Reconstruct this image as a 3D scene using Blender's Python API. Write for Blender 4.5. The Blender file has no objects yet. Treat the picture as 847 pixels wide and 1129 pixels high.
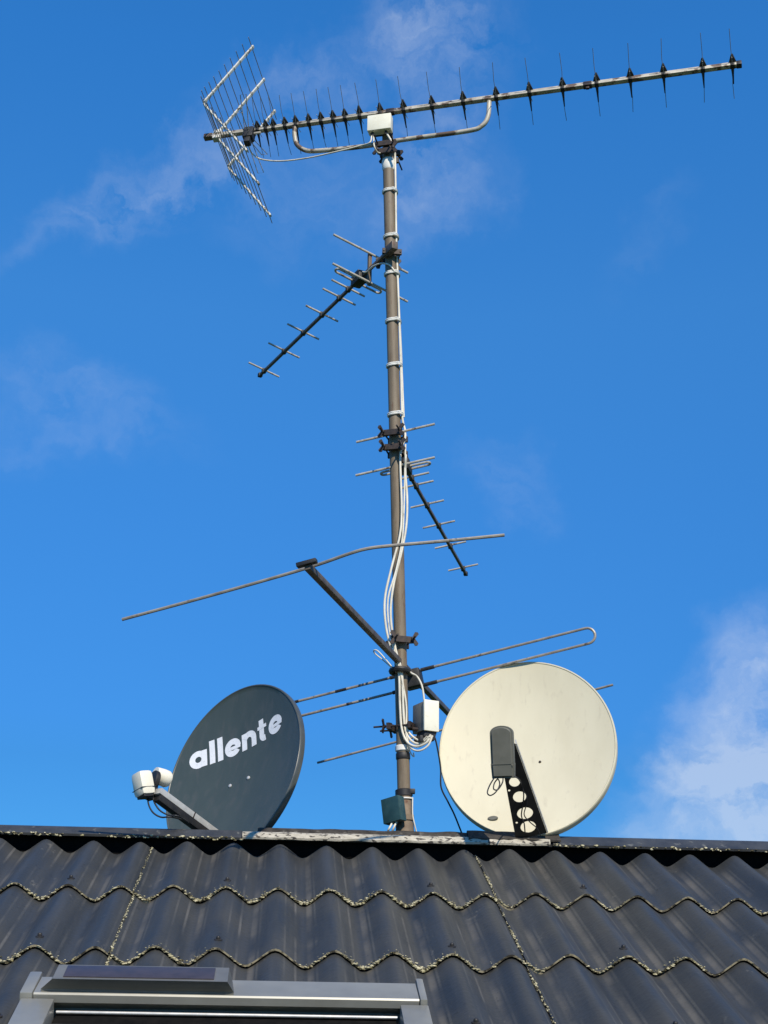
import bpy, bmesh, math, random
from mathutils import Vector, Matrix, noise
random.seed(7)
rad = math.radians
V = Vector
sc = bpy.context.scene
COL = sc.collection
# ------------------------------------------------------------------ camera
FPX, PW, PH = 1630.0, 847.0, 1129.0          # focal length and frame, in photo pixels
CAM = V((0, 0, 3.6))
PITCH, ROLL = rad(21), rad(0.82)
cd = bpy.data.cameras.new('camera')
cam = bpy.data.objects.new('camera', cd)
COL.objects.link(cam)
cd.sensor_fit = 'VERTICAL'; cd.sensor_height = 36.0
cd.lens = 36.0 * FPX / PH
cd.clip_start = .05; cd.clip_end = 5000
MW = Matrix.Translation(CAM) @ Matrix.Rotation(rad(90) + PITCH, 4, 'X') @ Matrix.Rotation(ROLL, 4, 'Z')
cam.matrix_world = MW
sc.camera = cam
M3 = MW.to_3x3()

def ray(px, py):
    return M3 @ V(((px - PW / 2) / FPX, (PH / 2 - py) / FPX, -1))
def P(px, py, Y):                              # measured point on the upright plane y = Y
    d = ray(px, py); return CAM + d * ((Y - CAM.y) / d.y)
def PZ(px, py, Z):                             # measured point on the level plane z = Z
    d = ray(px, py); return CAM + d * ((Z - CAM.z) / d.z)
def PN(px, py, q, n):                          # measured point on the plane through q with normal n
    d = ray(px, py); return CAM + d * ((q - CAM).dot(n) / d.dot(n))
def PX(p):
    c = MW.inverted() @ p; return (PW / 2 - c.x / c.z * FPX, PH / 2 + c.y / c.z * FPX)

# ------------------------------------------------------------------ materials
def nmat(name):
    m = bpy.data.materials.new(name); m.use_nodes = True
    nt = m.node_tree; b = nt.nodes['Principled BSDF']
    return m, nt, b
def mixmat(name, ca, cb, scale=20, rough=.5, metal=0., lo=.35, hi=.65, stretch=(1, 1, 1), bump=0., bscale=None,
           third=None, tscale=60, tlo=.6, thi=.7, rvar=.1, detail=6, spec=.5):
    m, nt, b = nmat(name); N = nt.nodes; L = nt.links
    tc = N.new('ShaderNodeTexCoord'); mp = N.new('ShaderNodeMapping'); mp.inputs['Scale'].default_value = stretch
    L.new(tc.outputs['Object'], mp.inputs['Vector'])
    nz = N.new('ShaderNodeTexNoise'); nz.inputs['Scale'].default_value = scale; nz.inputs['Detail'].default_value = detail
    nz.inputs['Roughness'].default_value = .62
    L.new(mp.outputs[0], nz.inputs['Vector'])
    cr = N.new('ShaderNodeValToRGB'); cr.color_ramp.elements[0].position = lo; cr.color_ramp.elements[1].position = hi
    cr.color_ramp.elements[0].color = (*ca, 1); cr.color_ramp.elements[1].color = (*cb, 1)
    L.new(nz.outputs['Fac'], cr.inputs[0]); col = cr.outputs[0]
    if third:
        n2 = N.new('ShaderNodeTexNoise'); n2.inputs['Scale'].default_value = tscale; n2.inputs['Detail'].default_value = 5
        L.new(mp.outputs[0], n2.inputs['Vector'])
        mr = N.new('ShaderNodeMapRange'); mr.inputs[1].default_value = tlo; mr.inputs[2].default_value = thi
        L.new(n2.outputs['Fac'], mr.inputs[0])
        mx = N.new('ShaderNodeMix'); mx.data_type = 'RGBA'; mx.inputs[7].default_value = (*third, 1)
        L.new(mr.outputs[0], mx.inputs[0]); L.new(col, mx.inputs[6]); col = mx.outputs[2]
    L.new(col, b.inputs['Base Color'])
    rr = N.new('ShaderNodeMapRange'); rr.inputs[3].default_value = rough - rvar; rr.inputs[4].default_value = rough + rvar
    L.new(nz.outputs['Fac'], rr.inputs[0]); L.new(rr.outputs[0], b.inputs['Roughness'])
    b.inputs['Metallic'].default_value = metal
    b.inputs['Specular IOR Level'].default_value = spec
    if bump:
        n3 = N.new('ShaderNodeTexNoise'); n3.inputs['Scale'].default_value = bscale or scale * 3; n3.inputs['Detail'].default_value = 4
        L.new(mp.outputs[0], n3.inputs['Vector'])
        bp = N.new('ShaderNodeBump'); bp.inputs['Strength'].default_value = bump; bp.inputs['Distance'].default_value = .004
        L.new(n3.outputs['Fac'], bp.inputs['Height']); L.new(bp.outputs[0], b.inputs['Normal'])
    return m
MAT = dict(
    pole=mixmat('weathered_galvanised', (.150, .112, .068), (.208, .162, .105), 9, .6, .0, stretch=(6, 6, 1), third=(.14, .08, .045), tscale=14, tlo=.6, thi=.72, bump=.15, bscale=160),
    sleeve=mixmat('rusty_steel', (.12, .085, .055), (.23, .17, .11), 16, .7, 0, third=(.11, .05, .025), tscale=30, tlo=.52, thi=.66, bump=.2, bscale=120),
    alu=mixmat('aged_aluminium', (.40, .37, .31), (.56, .52, .44), 25, .45, .15, third=(.12, .09, .06), tscale=40, tlo=.58, thi=.7),
    boomtop=mixmat('bleached_boom', (.34, .30, .225), (.56, .51, .41), 14, .5, .1, third=(.13, .085, .055), tscale=16, tlo=.52, thi=.58),
    bar=mixmat('white_bar', (.60, .57, .48), (.78, .75, .66), 30, .5, .1, third=(.2, .16, .1), tscale=45, tlo=.55, thi=.65),
    rod=mixmat('grey_rod', (.20, .19, .165), (.30, .28, .25), 20, .5, .1),
    darkboom=mixmat('sooty_boom', (.085, .066, .050), (.17, .138, .105), 24, .55, .2, third=(.10, .05, .03), tscale=35),
    fmrod=mixmat('dull_tube', (.23, .205, .17), (.35, .32, .27), 20, .45, .15, third=(.10, .085, .07), tscale=30),
    black=mixmat('black_plastic', (.012, .012, .012), (.028, .026, .024), 40, .55, 0),
    iron=mixmat('black_iron', (.02, .018, .017), (.06, .04, .032), 60, .6, .3),
    cable=mixmat('white_cable', (.62, .57, .45), (.78, .73, .60), 14, .45, 0, third=(.42, .38, .30), tscale=25, tlo=.6, thi=.75),
    bcable=mixmat('dark_cable', (.014, .014, .015), (.03, .03, .03), 30, .5, 0),
    tape=mixmat('white_tape', (.72, .70, .62), (.84, .82, .76), 30, .5, 0),
    cream=mixmat('cream_plastic', (.82, .77, .60), (.86, .82, .66), 18, .4, 0, third=(.6, .54, .38), tscale=30, tlo=.62, thi=.8),
    lnbwhite=mixmat('white_plastic', (.80, .74, .58), (.84, .79, .64), 18, .4, 0),
    caseshade=mixmat('shaded_case', (.20, .195, .175), (.26, .25, .225), 20, .5, .2),
    teal=mixmat('teal_box', (.016, .05, .056), (.026, .072, .078), 30, .5, 0, third=(.07, .09, .08), tscale=50, tlo=.66, thi=.8),
    whitedish=mixmat('cream_dish', (.60, .545, .385), (.64, .585, .42), 5, .5, 0, third=(.50, .445, .32), stretch=(1.6, 1.6, .55), tscale=26, tlo=.60, thi=.85, spec=.3),
    darkdish=mixmat('slate_dish', (.050, .066, .060), (.060, .077, .070), 6, .42, 0, third=(.078, .085, .078), stretch=(1.5, 1.5, .5), tscale=20, tlo=.52, thi=.8, spec=.45),
    darkrim=mixmat('slate_rim', (.075, .08, .07), (.10, .105, .092), 10, .3, .2),
    letter=mixmat('white_lettering', (.74, .75, .75), (.82, .82, .82), 40, .5, 0, third=(.6, .61, .6), tscale=90, tlo=.58, thi=.75),
    lnbgrey=mixmat('grey_plastic', (.105, .103, .080), (.135, .131, .105), 16, .55, 0),
    armblack=mixmat('black_arm_and_shade', (.012, .011, .010), (.026, .023, .02), 30, .5, .1),  # black of one arm; also paints the shade below the other
    armgrey=mixmat('grey_arm', (.40, .39, .36), (.50, .49, .45), 30, .4, .2),
    steel=mixmat('bright_steel', (.50, .49, .46), (.62, .60, .56), 40, .35, .3),
    lichen=mixmat('lichen_crust', (.26, .23, .11), (.66, .60, .40), 70, .9, 0, third=(.06, .052, .03), tscale=90, tlo=.48, thi=.56, bump=.6, bscale=400, spec=.1),
    edge=mixmat('bare_sheet_edge', (.05, .045, .035), (.36, .31, .20), 40, .9, 0, lo=.42, hi=.58, spec=.1),
    cap=mixmat('ridge_steel', (.030, .031, .032), (.055, .056, .055), 12, .5, 0, third=(.16, .155, .13), tscale=26, tlo=.62, thi=.74, bump=.2, bscale=150),
    felt=mixmat('torn_felt', (.035, .031, .027), (.075, .066, .055), 30, .9, 0, third=(.16, .145, .12), tscale=40, tlo=.6, thi=.72, bump=.6, bscale=200, spec=.1),
    peel=mixmat('peeling_white_paint', (.36, .325, .25), (.56, .51, .41), 16, .65, 0, third=(.075, .065, .055), tscale=36, tlo=.54, thi=.60, stretch=(1.3, 2, 3), bump=.4, bscale=90, spec=.2),
    void=mixmat('shade_black', (.006, .006, .006), (.012, .011, .01), 30, .95, 0, spec=.05),  # near-black that paints in shade under the cap and in the window
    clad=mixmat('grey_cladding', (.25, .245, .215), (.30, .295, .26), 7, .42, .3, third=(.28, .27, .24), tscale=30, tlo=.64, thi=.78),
    solargrey=mixmat('grey_cladding_face', (.14, .138, .125), (.18, .178, .16), 7, .45, .2),  # darker grey of the solar unit's casing
    solar=mixmat('solar_cell', (.040, .034, .040), (.055, .046, .055), 30, .42, 0),
    screw=mixmat('dark_screw', (.015, .014, .013), (.04, .035, .03), 60, .5, .2),
    brick=mixmat('painted_render', (.5, .48, .43), (.58, .56, .5), 6, .85, 0, bump=.3, bscale=60),
    grass=mixmat('grass', (.035, .06, .018), (.06, .10, .03), 3, .9, 0, spec=.1),
)
def roof_mat():
    m, nt, b = nmat('corrugated_fibre_cement'); N = nt.nodes; L = nt.links
    tc = N.new('ShaderNodeTexCoord')
    mp = N.new('ShaderNodeMapping'); mp.inputs['Rotation'].default_value = (-SLOPE, 0, 0)
    mp0 = N.new('ShaderNodeMapping'); mp0.inputs['Rotation'].default_value = (0, 0, -YAW)
    L.new(tc.outputs['Object'], mp0.inputs[0]); L.new(mp0.outputs[0], mp.inputs[0])
    mp2 = N.new('ShaderNodeMapping'); mp2.inputs['Scale'].default_value = (26, 1.6, 10)
    L.new(mp.outputs[0], mp2.inputs[0])
    st = N.new('ShaderNodeTexNoise'); st.inputs['Scale'].default_value = 1; st.inputs['Detail'].default_value = 5
    L.new(mp2.outputs[0], st.inputs[0])
    cl = N.new('ShaderNodeTexNoise'); cl.inputs['Scale'].default_value = 4.5; cl.inputs['Detail'].default_value = 7
    L.new(mp.outputs[0], cl.inputs[0])
    fine = N.new('ShaderNodeTexNoise'); fine.inputs['Scale'].default_value = 55; fine.inputs['Detail'].default_value = 6
    L.new(mp.outputs[0], fine.inputs[0])
    cr = N.new('ShaderNodeValToRGB')
    e = cr.color_ramp.elements; e[0].position = .3; e[1].position = .72
    e[0].color = (.027, .029, .029, 1); e[1].color = (.050, .050, .046, 1)
    L.new(st.outputs['Fac'], cr.inputs[0])
    mx = N.new('ShaderNodeMix'); mx.data_type = 'RGBA'; mx.inputs[7].default_value = (.058, .055, .046, 1)
    mr = N.new('ShaderNodeMapRange'); mr.inputs[1].default_value = .48; mr.inputs[2].default_value = .75; mr.inputs[4].default_value = .7
    L.new(cl.outputs['Fac'], mr.inputs[0]); L.new(mr.outputs[0], mx.inputs[0]); L.new(cr.outputs[0], mx.inputs[6])
    # pale scuffs and lichen freckles
    mp3 = N.new('ShaderNodeMapping'); mp3.inputs['Scale'].default_value = (30, 14, 14); L.new(mp.outputs[0], mp3.inputs[0])
    sp = N.new('ShaderNodeTexNoise'); sp.inputs['Scale'].default_value = .55; sp.inputs['Detail'].default_value = 9; sp.inputs['Roughness'].default_value = .72
    L.new(mp3.outputs[0], sp.inputs[0])
    mr2 = N.new('ShaderNodeMapRange'); mr2.inputs[1].default_value = .635; mr2.inputs[2].default_value = .72; mr2.inputs[4].default_value = .8
    L.new(sp.outputs['Fac'], mr2.inputs[0])
    mx2 = N.new('ShaderNodeMix'); mx2.data_type = 'RGBA'; mx2.inputs[7].default_value = (.17, .155, .12, 1)
    L.new(mr2.outputs[0], mx2.inputs[0]); L.new(mx.outputs[2], mx2.inputs[6])
    # dirt lodged by the valleys, then thin pale lines along the flanks
    sx = N.new('ShaderNodeSeparateXYZ'); L.new(mp.outputs[0], sx.inputs[0])
    ph = N.new('ShaderNodeMath'); ph.operation = 'MULTIPLY'; ph.inputs[1].default_value = 2 * math.pi / WAVE; L.new(sx.outputs[0], ph.inputs[0])
    def streak(shift, p0, p1, amt, col, src):
        sh = N.new('ShaderNodeMath'); sh.operation = 'SUBTRACT'; sh.inputs[1].default_value = 2 * math.pi * shift; L.new(ph.outputs[0], sh.inputs[0])
        cs = N.new('ShaderNodeMath'); cs.operation = 'COSINE'; L.new(sh.outputs[0], cs.inputs[0])
        m1 = N.new('ShaderNodeMapRange'); m1.interpolation_type = 'SMOOTHSTEP'; m1.inputs[1].default_value = p0; m1.inputs[2].default_value = p1; L.new(cs.outputs[0], m1.inputs[0])
        m2 = N.new('ShaderNodeMapRange'); m2.inputs[1].default_value = .36; m2.inputs[2].default_value = .66; m2.inputs[4].default_value = amt; L.new(cl.outputs['Fac'], m2.inputs[0])
        mm = N.new('ShaderNodeMath'); mm.operation = 'MULTIPLY'; L.new(m1.outputs[0], mm.inputs[0]); L.new(m2.outputs[0], mm.inputs[1])
        mxx = N.new('ShaderNodeMix'); mxx.data_type = 'RGBA'; mxx.inputs[7].default_value = (*col, 1); L.new(mm.outputs[0], mxx.inputs[0]); L.new(src, mxx.inputs[6])
        return mxx.outputs[2]
    streaked = streak(.60, .90, 1.0, .75, (.135, .122, .098), mx2.outputs[2])
    streaked = streak(.34, .985, 1.0, .6, (.15, .14, .12), streaked)
    streaked = streak(.15, .990, 1.0, .45, (.12, .112, .095), streaked)
    streaked = streak(.70, .988, 1.0, .4, (.14, .13, .105), streaked)
    # dark grime dots
    mr4 = N.new('ShaderNodeMapRange'); mr4.inputs[1].default_value = .64; mr4.inputs[2].default_value = .72; mr4.inputs[4].default_value = .6
    L.new(fine.outputs['Fac'], mr4.inputs[0])
    mx3 = N.new('ShaderNodeMix'); mx3.data_type = 'RGBA'; mx3.inputs[7].default_value = (.016, .015, .014, 1)
    L.new(mr4.outputs[0], mx3.inputs[0]); L.new(streaked, mx3.inputs[6])
    L.new(mx3.outputs[2], b.inputs['Base Color'])
    rr = N.new('ShaderNodeMapRange'); rr.inputs[3].default_value = .40; rr.inputs[4].default_value = .68
    L.new(cl.outputs['Fac'], rr.inputs[0]); L.new(rr.outputs[0], b.inputs['Roughness'])
    b.inputs['Specular IOR Level'].default_value = .42
    bp = N.new('ShaderNodeBump'); bp.inputs['Strength'].default_value = .34; bp.inputs['Distance'].default_value = .004
    ad = N.new('ShaderNodeMath'); ad.operation = 'ADD'
    L.new(st.outputs['Fac'], ad.inputs[0]); L.new(fine.outputs['Fac'], ad.inputs[1])
    L.new(ad.outputs[0], bp.inputs['Height']); L.new(bp.outputs[0], b.inputs['Normal'])
    return m

# ------------------------------------------------------------------ mesh builder
def frame(d, up=V((0, 0, 1))):
    d = d.normalized(); s = d.cross(up)
    if s.length < 1e-4: s = d.cross(V((1, 0, 0)))
    s.normalize(); return d, s, s.cross(d)
class MB:
    def __init__(s): s.v = []; s.f = []; s.mi = []; s.cur = 0
    def face(s, idx): s.f.append(idx); s.mi.append(s.cur)
    def tube(s, pts, r, n=8, cap=True, closed=False):
        pts = [V(p) for p in pts]; m = len(pts)
        rs = r if isinstance(r, (list, tuple)) else [r] * m
        base = len(s.v); u = None
        for i, p in enumerate(pts):
            if closed: t = pts[(i + 1) % m] - pts[i - 1]
            else: t = pts[min(i + 1, m - 1)] - pts[max(i - 1, 0)]
            t.normalize()
            if u is None: _, u, _ = frame(t)
            u = u - t * u.dot(t)
            if u.length < 1e-6: _, u, _ = frame(t)
            u.normalize(); w = t.cross(u)
            for k in range(n):
                a = 2 * math.pi * k / n
                s.v.append(p + (u * math.cos(a) + w * math.sin(a)) * rs[i])
        for i in range(m if closed else m - 1):
            j = (i + 1) % m
            for k in range(n):
                k2 = (k + 1) % n
                s.face((base + i * n + k, base + i * n + k2, base + j * n + k2, base + j * n + k))
        if cap and not closed:
            s.face(tuple(base + k for k in range(n))[::-1])
            s.face(tuple(base + (m - 1) * n + k for k in range(n)))
        return s
    def add_bm(s, bm, mtx=None):
        base = len(s.v); bm.verts.index_update()
        for v in bm.verts: s.v.append((mtx @ v.co) if mtx else v.co.copy())
        for f in bm.faces: s.face(tuple(base + v.index for v in f.verts))
        bm.free(); return s
    def box(s, c, ax, half, bev=0.):
        bm = bmesh.new(); bmesh.ops.create_cube(bm, size=2)
        for v in bm.verts: v.co = V((v.co.x * half[0], v.co.y * half[1], v.co.z * half[2]))
        if bev: bmesh.ops.bevel(bm, geom=bm.edges[:], offset=bev, segments=2, affect='EDGES', profile=.6)
        m = Matrix((ax[0], ax[1], ax[2])).transposed().to_4x4(); m.translation = c
        return s.add_bm(bm, m)
    def lathe(s, c, ax, prof, n=20):               # prof: (radius, height along ax[2])
        base = len(s.v); m = len(prof)
        for (r, h) in prof:
            for k in range(n):
                a = 2 * math.pi * k / n
                s.v.append(c + ax[0] * (r * math.cos(a)) + ax[1] * (r * math.sin(a)) + ax[2] * h)
        for i in range(m - 1):
            for k in range(n):
                k2 = (k + 1) % n
                s.face((base + i * n + k, base + i * n + k2, base + (i + 1) * n + k2, base + (i + 1) * n + k))
        s.face(tuple(base + k for k in range(n))[::-1]); s.face(tuple(base + (m - 1) * n + k for k in range(n)))
        return s
    def prism(s, poly, o, ax, h0, h1):             # poly in (ax0, ax1) plane, thickness along ax2
        base = len(s.v); n = len(poly)
        for h in (h0, h1):
            for (a, b) in poly: s.v.append(o + ax[0] * a + ax[1] * b + ax[2] * h)
        s.face(tuple(range(base, base + n))[::-1]); s.face(tuple(range(base + n, base + 2 * n)))
        for k in range(n):
            k2 = (k + 1) % n; s.face((base + k, base + k2, base + n + k2, base + n + k))
        return s
    def blob(s, c, r, ax, sq=(1, 1, 1), seg=1):
        bm = bmesh.new(); bmesh.ops.create_icosphere(bm, subdivisions=seg, radius=1)
        for v in bm.verts:
            k = random.uniform(.72, 1.25)
            v.co = V((v.co.x * sq[0], v.co.y * sq[1], v.co.z * sq[2])) * (r * k)
        m = Matrix((ax[0], ax[1], ax[2])).transposed().to_4x4(); m.translation = c
        return s.add_bm(bm, m)
    def build(s, name, mats, parent=None, smooth=40, loc=None):
        off = V((0, 0, 0))
        if parent is not None: off = LOC[parent.name]
        elif loc is not None: off = V(loc)
        me = bpy.data.meshes.new(name)
        me.from_pydata([tuple(v - off) for v in s.v], [], s.f)
        mats = mats if isinstance(mats, (list, tuple)) else [mats]
        for m in mats: me.materials.append(MAT[m] if isinstance(m, str) else m)
        if len(mats) > 1: me.polygons.foreach_set('material_index', s.mi)
        bm = bmesh.new(); bm.from_mesh(me); bmesh.ops.recalc_face_normals(bm, faces=bm.faces); bm.to_mesh(me); bm.free()
        if smooth:
            me.shade_smooth(); me.set_sharp_from_angle(angle=rad(smooth))
        o = bpy.data.objects.new(name, me); COL.objects.link(o)
        if parent is not None: o.parent = parent
        elif loc is not None: o.location = off
        LOC[o.name] = off.copy() if parent is not None or loc is not None else V((0, 0, 0))
        return o
LOC = {}
def thing(name, loc, label, cat, group=None):
    o = bpy.data.objects.new(name, None); COL.objects.link(o); o.location = loc
    o.empty_display_size = .1
    LOC[o.name] = V(loc); return tag(o, label, cat, group)
def tag(o, label=None, cat=None, group=None, kind=None):
    if label: o['label'] = label
    if cat: o['category'] = cat
    if group: o['group'] = group
    if kind: o['kind'] = kind
    return o
def spline(pts, n=8):                              # Catmull-Rom through the points
    pts = [V(p) for p in pts]; q = [pts[0] * 2 - pts[1]] + pts + [pts[-1] * 2 - pts[-2]]; out = []
    for i in range(1, len(q) - 2):
        a, b, c, d = q[i - 1], q[i], q[i + 1], q[i + 2]
        for k in range(n):
            t = k / n
            out.append(.5 * ((2 * b) + (c - a) * t + (2 * a - 5 * b + 4 * c - d) * t * t + (3 * b - a - 3 * c + d) * t ** 3))
    out.append(pts[-1]); return out
UP = V((0, 0, 1))

# ------------------------------------------------------------------ roof frame
YAW, SLOPE = 0.0642, 0.3971
RO = CAM + V((.1511, 5.7736, .8463))               # crest eight at the upper sheet edge
RR = V((math.cos(YAW), math.sin(YAW), 0))
RU = V((-math.sin(YAW) * math.cos(SLOPE), math.cos(YAW) * math.cos(SLOPE), math.sin(SLOPE)))
RN = RR.cross(RU)
ROW, WAVE, AMP = .6346, .177, .0255
def wave(r):
    t = 2 * math.pi * r / WAVE
    return -AMP + AMP * (math.cos(t) + .04 * math.cos(3 * t)) / 1.04
def rp(r, u, n): return RO + RR * r + RU * u + RN * n
def rpx(px, py, n):
    q = PN(px, py, RO + RN * n, RN) - RO; return q.dot(RR), q.dot(RU)
RAX = (RR, RU, RN)
MAT['roof'] = roof_mat()

# ------------------------------------------------------------------ ground, house
g = MB(); S = 1500
g.v = [V((-S, -S, 0)), V((S, -S, 0)), V((S, S, 0)), V((-S, S, 0))]; g.face((0, 1, 2, 3))
tag(g.build('ground', 'grass', smooth=0), 'wide green lawn around the house', None, None, 'structure')

R0, R1 = (2.25 - 21 - 8) * WAVE, (2.25 + 21 - 8) * WAVE
NROW = 4
house = thing('house', (RO.x, RO.y, 0), 'low house under a dark corrugated roof with a roof window', 'house')
w = MB()
ub = -NROW * ROW + .25
fw = rp(0, ub, 0); apex = rp(0, .11, -.10)
hx = RR; hy = V((-math.sin(YAW), math.cos(YAW), 0))
hd = (apex - fw).dot(hy)
wc = V((apex.x, apex.y, 0)); 
poly = [(-hd, 0), (hd, 0), (hd, fw.z - .12), (0, apex.z - .03), (-hd, fw.z - .12)]
w.prism(poly, V((apex.x, apex.y, 0)) + hx * ((R0 + R1) / 2), (hy, UP, hx), R0 + .25 - (R0 + R1) / 2, R1 - .25 - (R0 + R1) / 2)
w.build('wall', 'brick', house, smooth=0)
# rear slope, out of sight of the lens: one corrugated part
rb = MB(); nr = 42 * 10
RU2 = V((-RU.x, -RU.y, RU.z)); RN2 = RU2.cross(RR); RN2 = RN2 if RN2.z > 0 else -RN2
top = rp(0, .40, 0) + hy * 0
def rp2(r, u, n): return rp(0, .115, -.002) + RR * r + RU2 * (u - .12) + RN2 * n
for i in range(nr + 1):
    r = R0 + (R1 - R0) * i / nr
    n = wave(r)
    rb.v += [rp2(r, 0, n), rp2(r, -NROW * ROW, n)]
for i in range(nr): rb.face((2 * i, 2 * i + 1, 2 * i + 3, 2 * i + 2))
rb.build('rear_roof', 'roof', house, smooth=60)
# near-black sheets added below the cap, painting in the shade of the gap
ud = MB()
ud.box(rp((R0 + R1) / 2, -NROW * ROW / 2 + .03, -.085), RAX, ((R1 - R0) / 2 - .05, NROW * ROW / 2 + .01, .012))
ud.box(rp((R0 + R1) / 2, .070, -.056), RAX, ((R1 - R0) / 2 - .05, .008, .050))
ud.build('gap_shade', 'void', house, smooth=0)

def sheet(col, row):
    k0 = 2.25 + 7 * col - 8; r0 = k0 * WAVE; r1 = (k0 + 7.32) * WAVE
    ut = -row * ROW + (.0 if row == 0 else .09); ubm = -(row + 1) * ROW + random.uniform(-.004, .004)
    lift = .008
    nw = int(7.32 * 16); nu = 5; b = MB(); th = .0065
    jit = [random.uniform(-.0015, .0015) for _ in range(9)]
    def hgt(r, u):
        t = (ut - u) / (ut - ubm)
        return wave(r) + (-.008 + .016 * t) + lift * (1 - (r - r0) / (r1 - r0)) - .008
    for i in range(nw + 1):
        r = r0 + (r1 - r0) * i / nw
        wav = .0025 * noise.noise(V((r * 9, col * 5.1, row * 3.7)))
        for j in range(nu + 1):
            u = ut + (ubm + wav - ut) * j / nu
            b.v.append(rp(r, u, hgt(r, u)))
        b.v.append(rp(r, ubm + wav, hgt(r, ubm) - th)); b.v.append(rp(r, ut, hgt(r, ut) - th))
    st = nu + 3
    for i in range(nw):
        a = i * st; c = a + st
        for j in range(nu): b.face((a + j, a + j + 1, c + j + 1, c + j))
        b.cur = 1; b.face((a + nu, a + nu + 1, c + nu + 1, c + nu)); b.cur = 0; b.face((a + nu + 1, a + nu + 2, c + nu + 2, c + nu + 1)); b.face((a + nu + 2, a, c, c + nu + 2))
    for a in (0, nw * st): b.face(tuple(a + k for k in range(st)))
    o = b.build('roof_sheet', ['roof', 'edge'], house, smooth=50)
    # lichen crust along the lower edge and the left side lap
    l = MB(); r = r0 + .004
    while r < r1 - .32 * WAVE:
        slope = abs(math.sin(2 * math.pi * r / WAVE)); val = .5 - .5 * math.cos(2 * math.pi * r / WAVE)
        d = noise.noise(V((r * 7, row * 9.3, 4))) + .32 * noise.noise(V((r * 40, row, 8)))
        pat = noise.noise(V((r * 3.1, row * 5.7 + col, 12.3)))
        if d + pat * .9 > -.22 + .25 * (1 - val) or random.random() < .10:
            sz = .78 * (1 + .8 * pat) * (.0020 + .0016 * max(0, d + .1) + .0019 * val) * random.uniform(.6, 1.35)
            off = random.uniform(-.006, .005)
            l.blob(rp(r, ubm + .001 + off * .6, hgt(r, ubm) - .002 + random.uniform(-.004, .0015)), sz, RAX, (1.9, 1.0, .8))
            if random.random() < .20 * (1 + val) * (1 + 2 * pat):
                l.blob(rp(r + random.uniform(-.01, .01), ubm + random.uniform(.006, .02), hgt(r, ubm) + .0005), sz * .7, RAX, (1.3, 1.3, .45))
        r += random.uniform(.0025, .0055) * (1.0 - .35 * slope)
    u = ubm + .004
    while u < ut - (.0 if row == 0 else .085):
        d = noise.noise(V((u * 9, col * 3.3, 1.5)))
        dens = 1.4 if col == 0 else .9
        if random.random() < dens * (.75 + d):
            l.blob(rp(r0 + random.uniform(-.004, .004), u, hgt(r0, u) - .001), (.0026 + .0026 * max(0, d + .2)) * random.uniform(.7, 1.4) * (1.2 if col == -1 else .75), RAX, (.9, 1.9, .8))
        u += random.uniform(.003, .007)
    tag(l.build('lichen', 'lichen', o, smooth=60), kind='stuff')
    for q in (2, 6):
        kk = math.ceil(k0) + q - 1 ; r = kk * WAVE + random.uniform(-.004, .004)
        for us in ((ubm + .075),):
            s_ = MB(); c = rp(r, us + random.uniform(-.01, .01), hgt(r, us) - .002)
            s_.lathe(c, RAX, [(.013, 0), (.0125, .003), (.007, .0045), (.0065, .010), (.004, .0125)], 10)
            s_.build('screw', 'screw', o)
    return o
for row in range(NROW):
    for c_ in range(-3, 3): sheet(c_, row)

# ridge cap: a folded metal leaf down both slopes, three lengths of it
def capseg(ra, rb_, lo, hi, n0, name, mat, th=.004, rag=0., front_lip=.009, n=60, seed=0):
    b = MB(); cnt = max(6, int((rb_ - ra) * 60))
    for i in range(cnt + 1):
        r = ra + (rb_ - ra) * i / cnt
        j = rag * (noise.noise(V((r * 14, seed, 0))) + .6 * noise.noise(V((r * 47, seed, 3))))
        k = rag * .4 * noise.noise(V((r * 11, seed, 7)))
        pts = [(lo + j, n0 - front_lip + k), (lo + j, n0 + k), (hi - .02, n0 + .012 + k), (hi, n0 + .012 + k)]
        back = rp(r, hi, n0 + .010 + k) + RU2 * -.14
        ring = [rp(r, *p) for p in pts] + [back, back - RN2 * .006, rp(r, hi, n0 + .012 - th * 2 + k), rp(r, lo + j + th, n0 - th + k)]
        b.v += ring
    for i in range(cnt):
        for q in range(8):
            q2 = (q + 1) % 8; b.face((i * 8 + q, i * 8 + q2, i * 8 + 8 + q2, i * 8 + 8 + q))
    b.face(tuple(range(8))); b.face(tuple(cnt * 8 + q for q in range(8)))
    return b.build(name, mat, house, smooth=30)
def edge_lichen(ra, rb_, lo, n0, par, dens):
    l = MB(); r = ra
    while r < rb_:
        d = noise.noise(V((r * 5, 2.2, 9)))
        if random.random() < dens * (.8 + d):
            l.blob(rp(r, lo + random.uniform(-.003, .006), n0 - random.uniform(.0, .010)), random.uniform(.003, .0065), RAX, (1.5, 1, .8))
        r += random.uniform(.004, .009)
    tag(l.build('lichen', 'lichen', par, smooth=60), kind='stuff')
xl, _ = rpx(266, 920, .03); xr, _ = rpx(613, 928, .03)
LO, HI, N0 = .028, .088, .004
c1 = capseg(R0 - .02, xl, LO, HI, N0, 'ridge_cap', 'cap'); edge_lichen(R0, xl, LO, N0, c1, .8)
c2 = capseg(xr, R1 + .02, LO - .004, HI + .020, N0 + .003, 'ridge_cap', 'cap'); edge_lichen(xr, R1, LO - .004, N0 + .003, c2, .75)
c3 = capseg(xl - .0, xr + .0, LO + .012, HI - .006, N0 - .002, 'ridge_cap', 'cap')
pt = MB()
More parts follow.
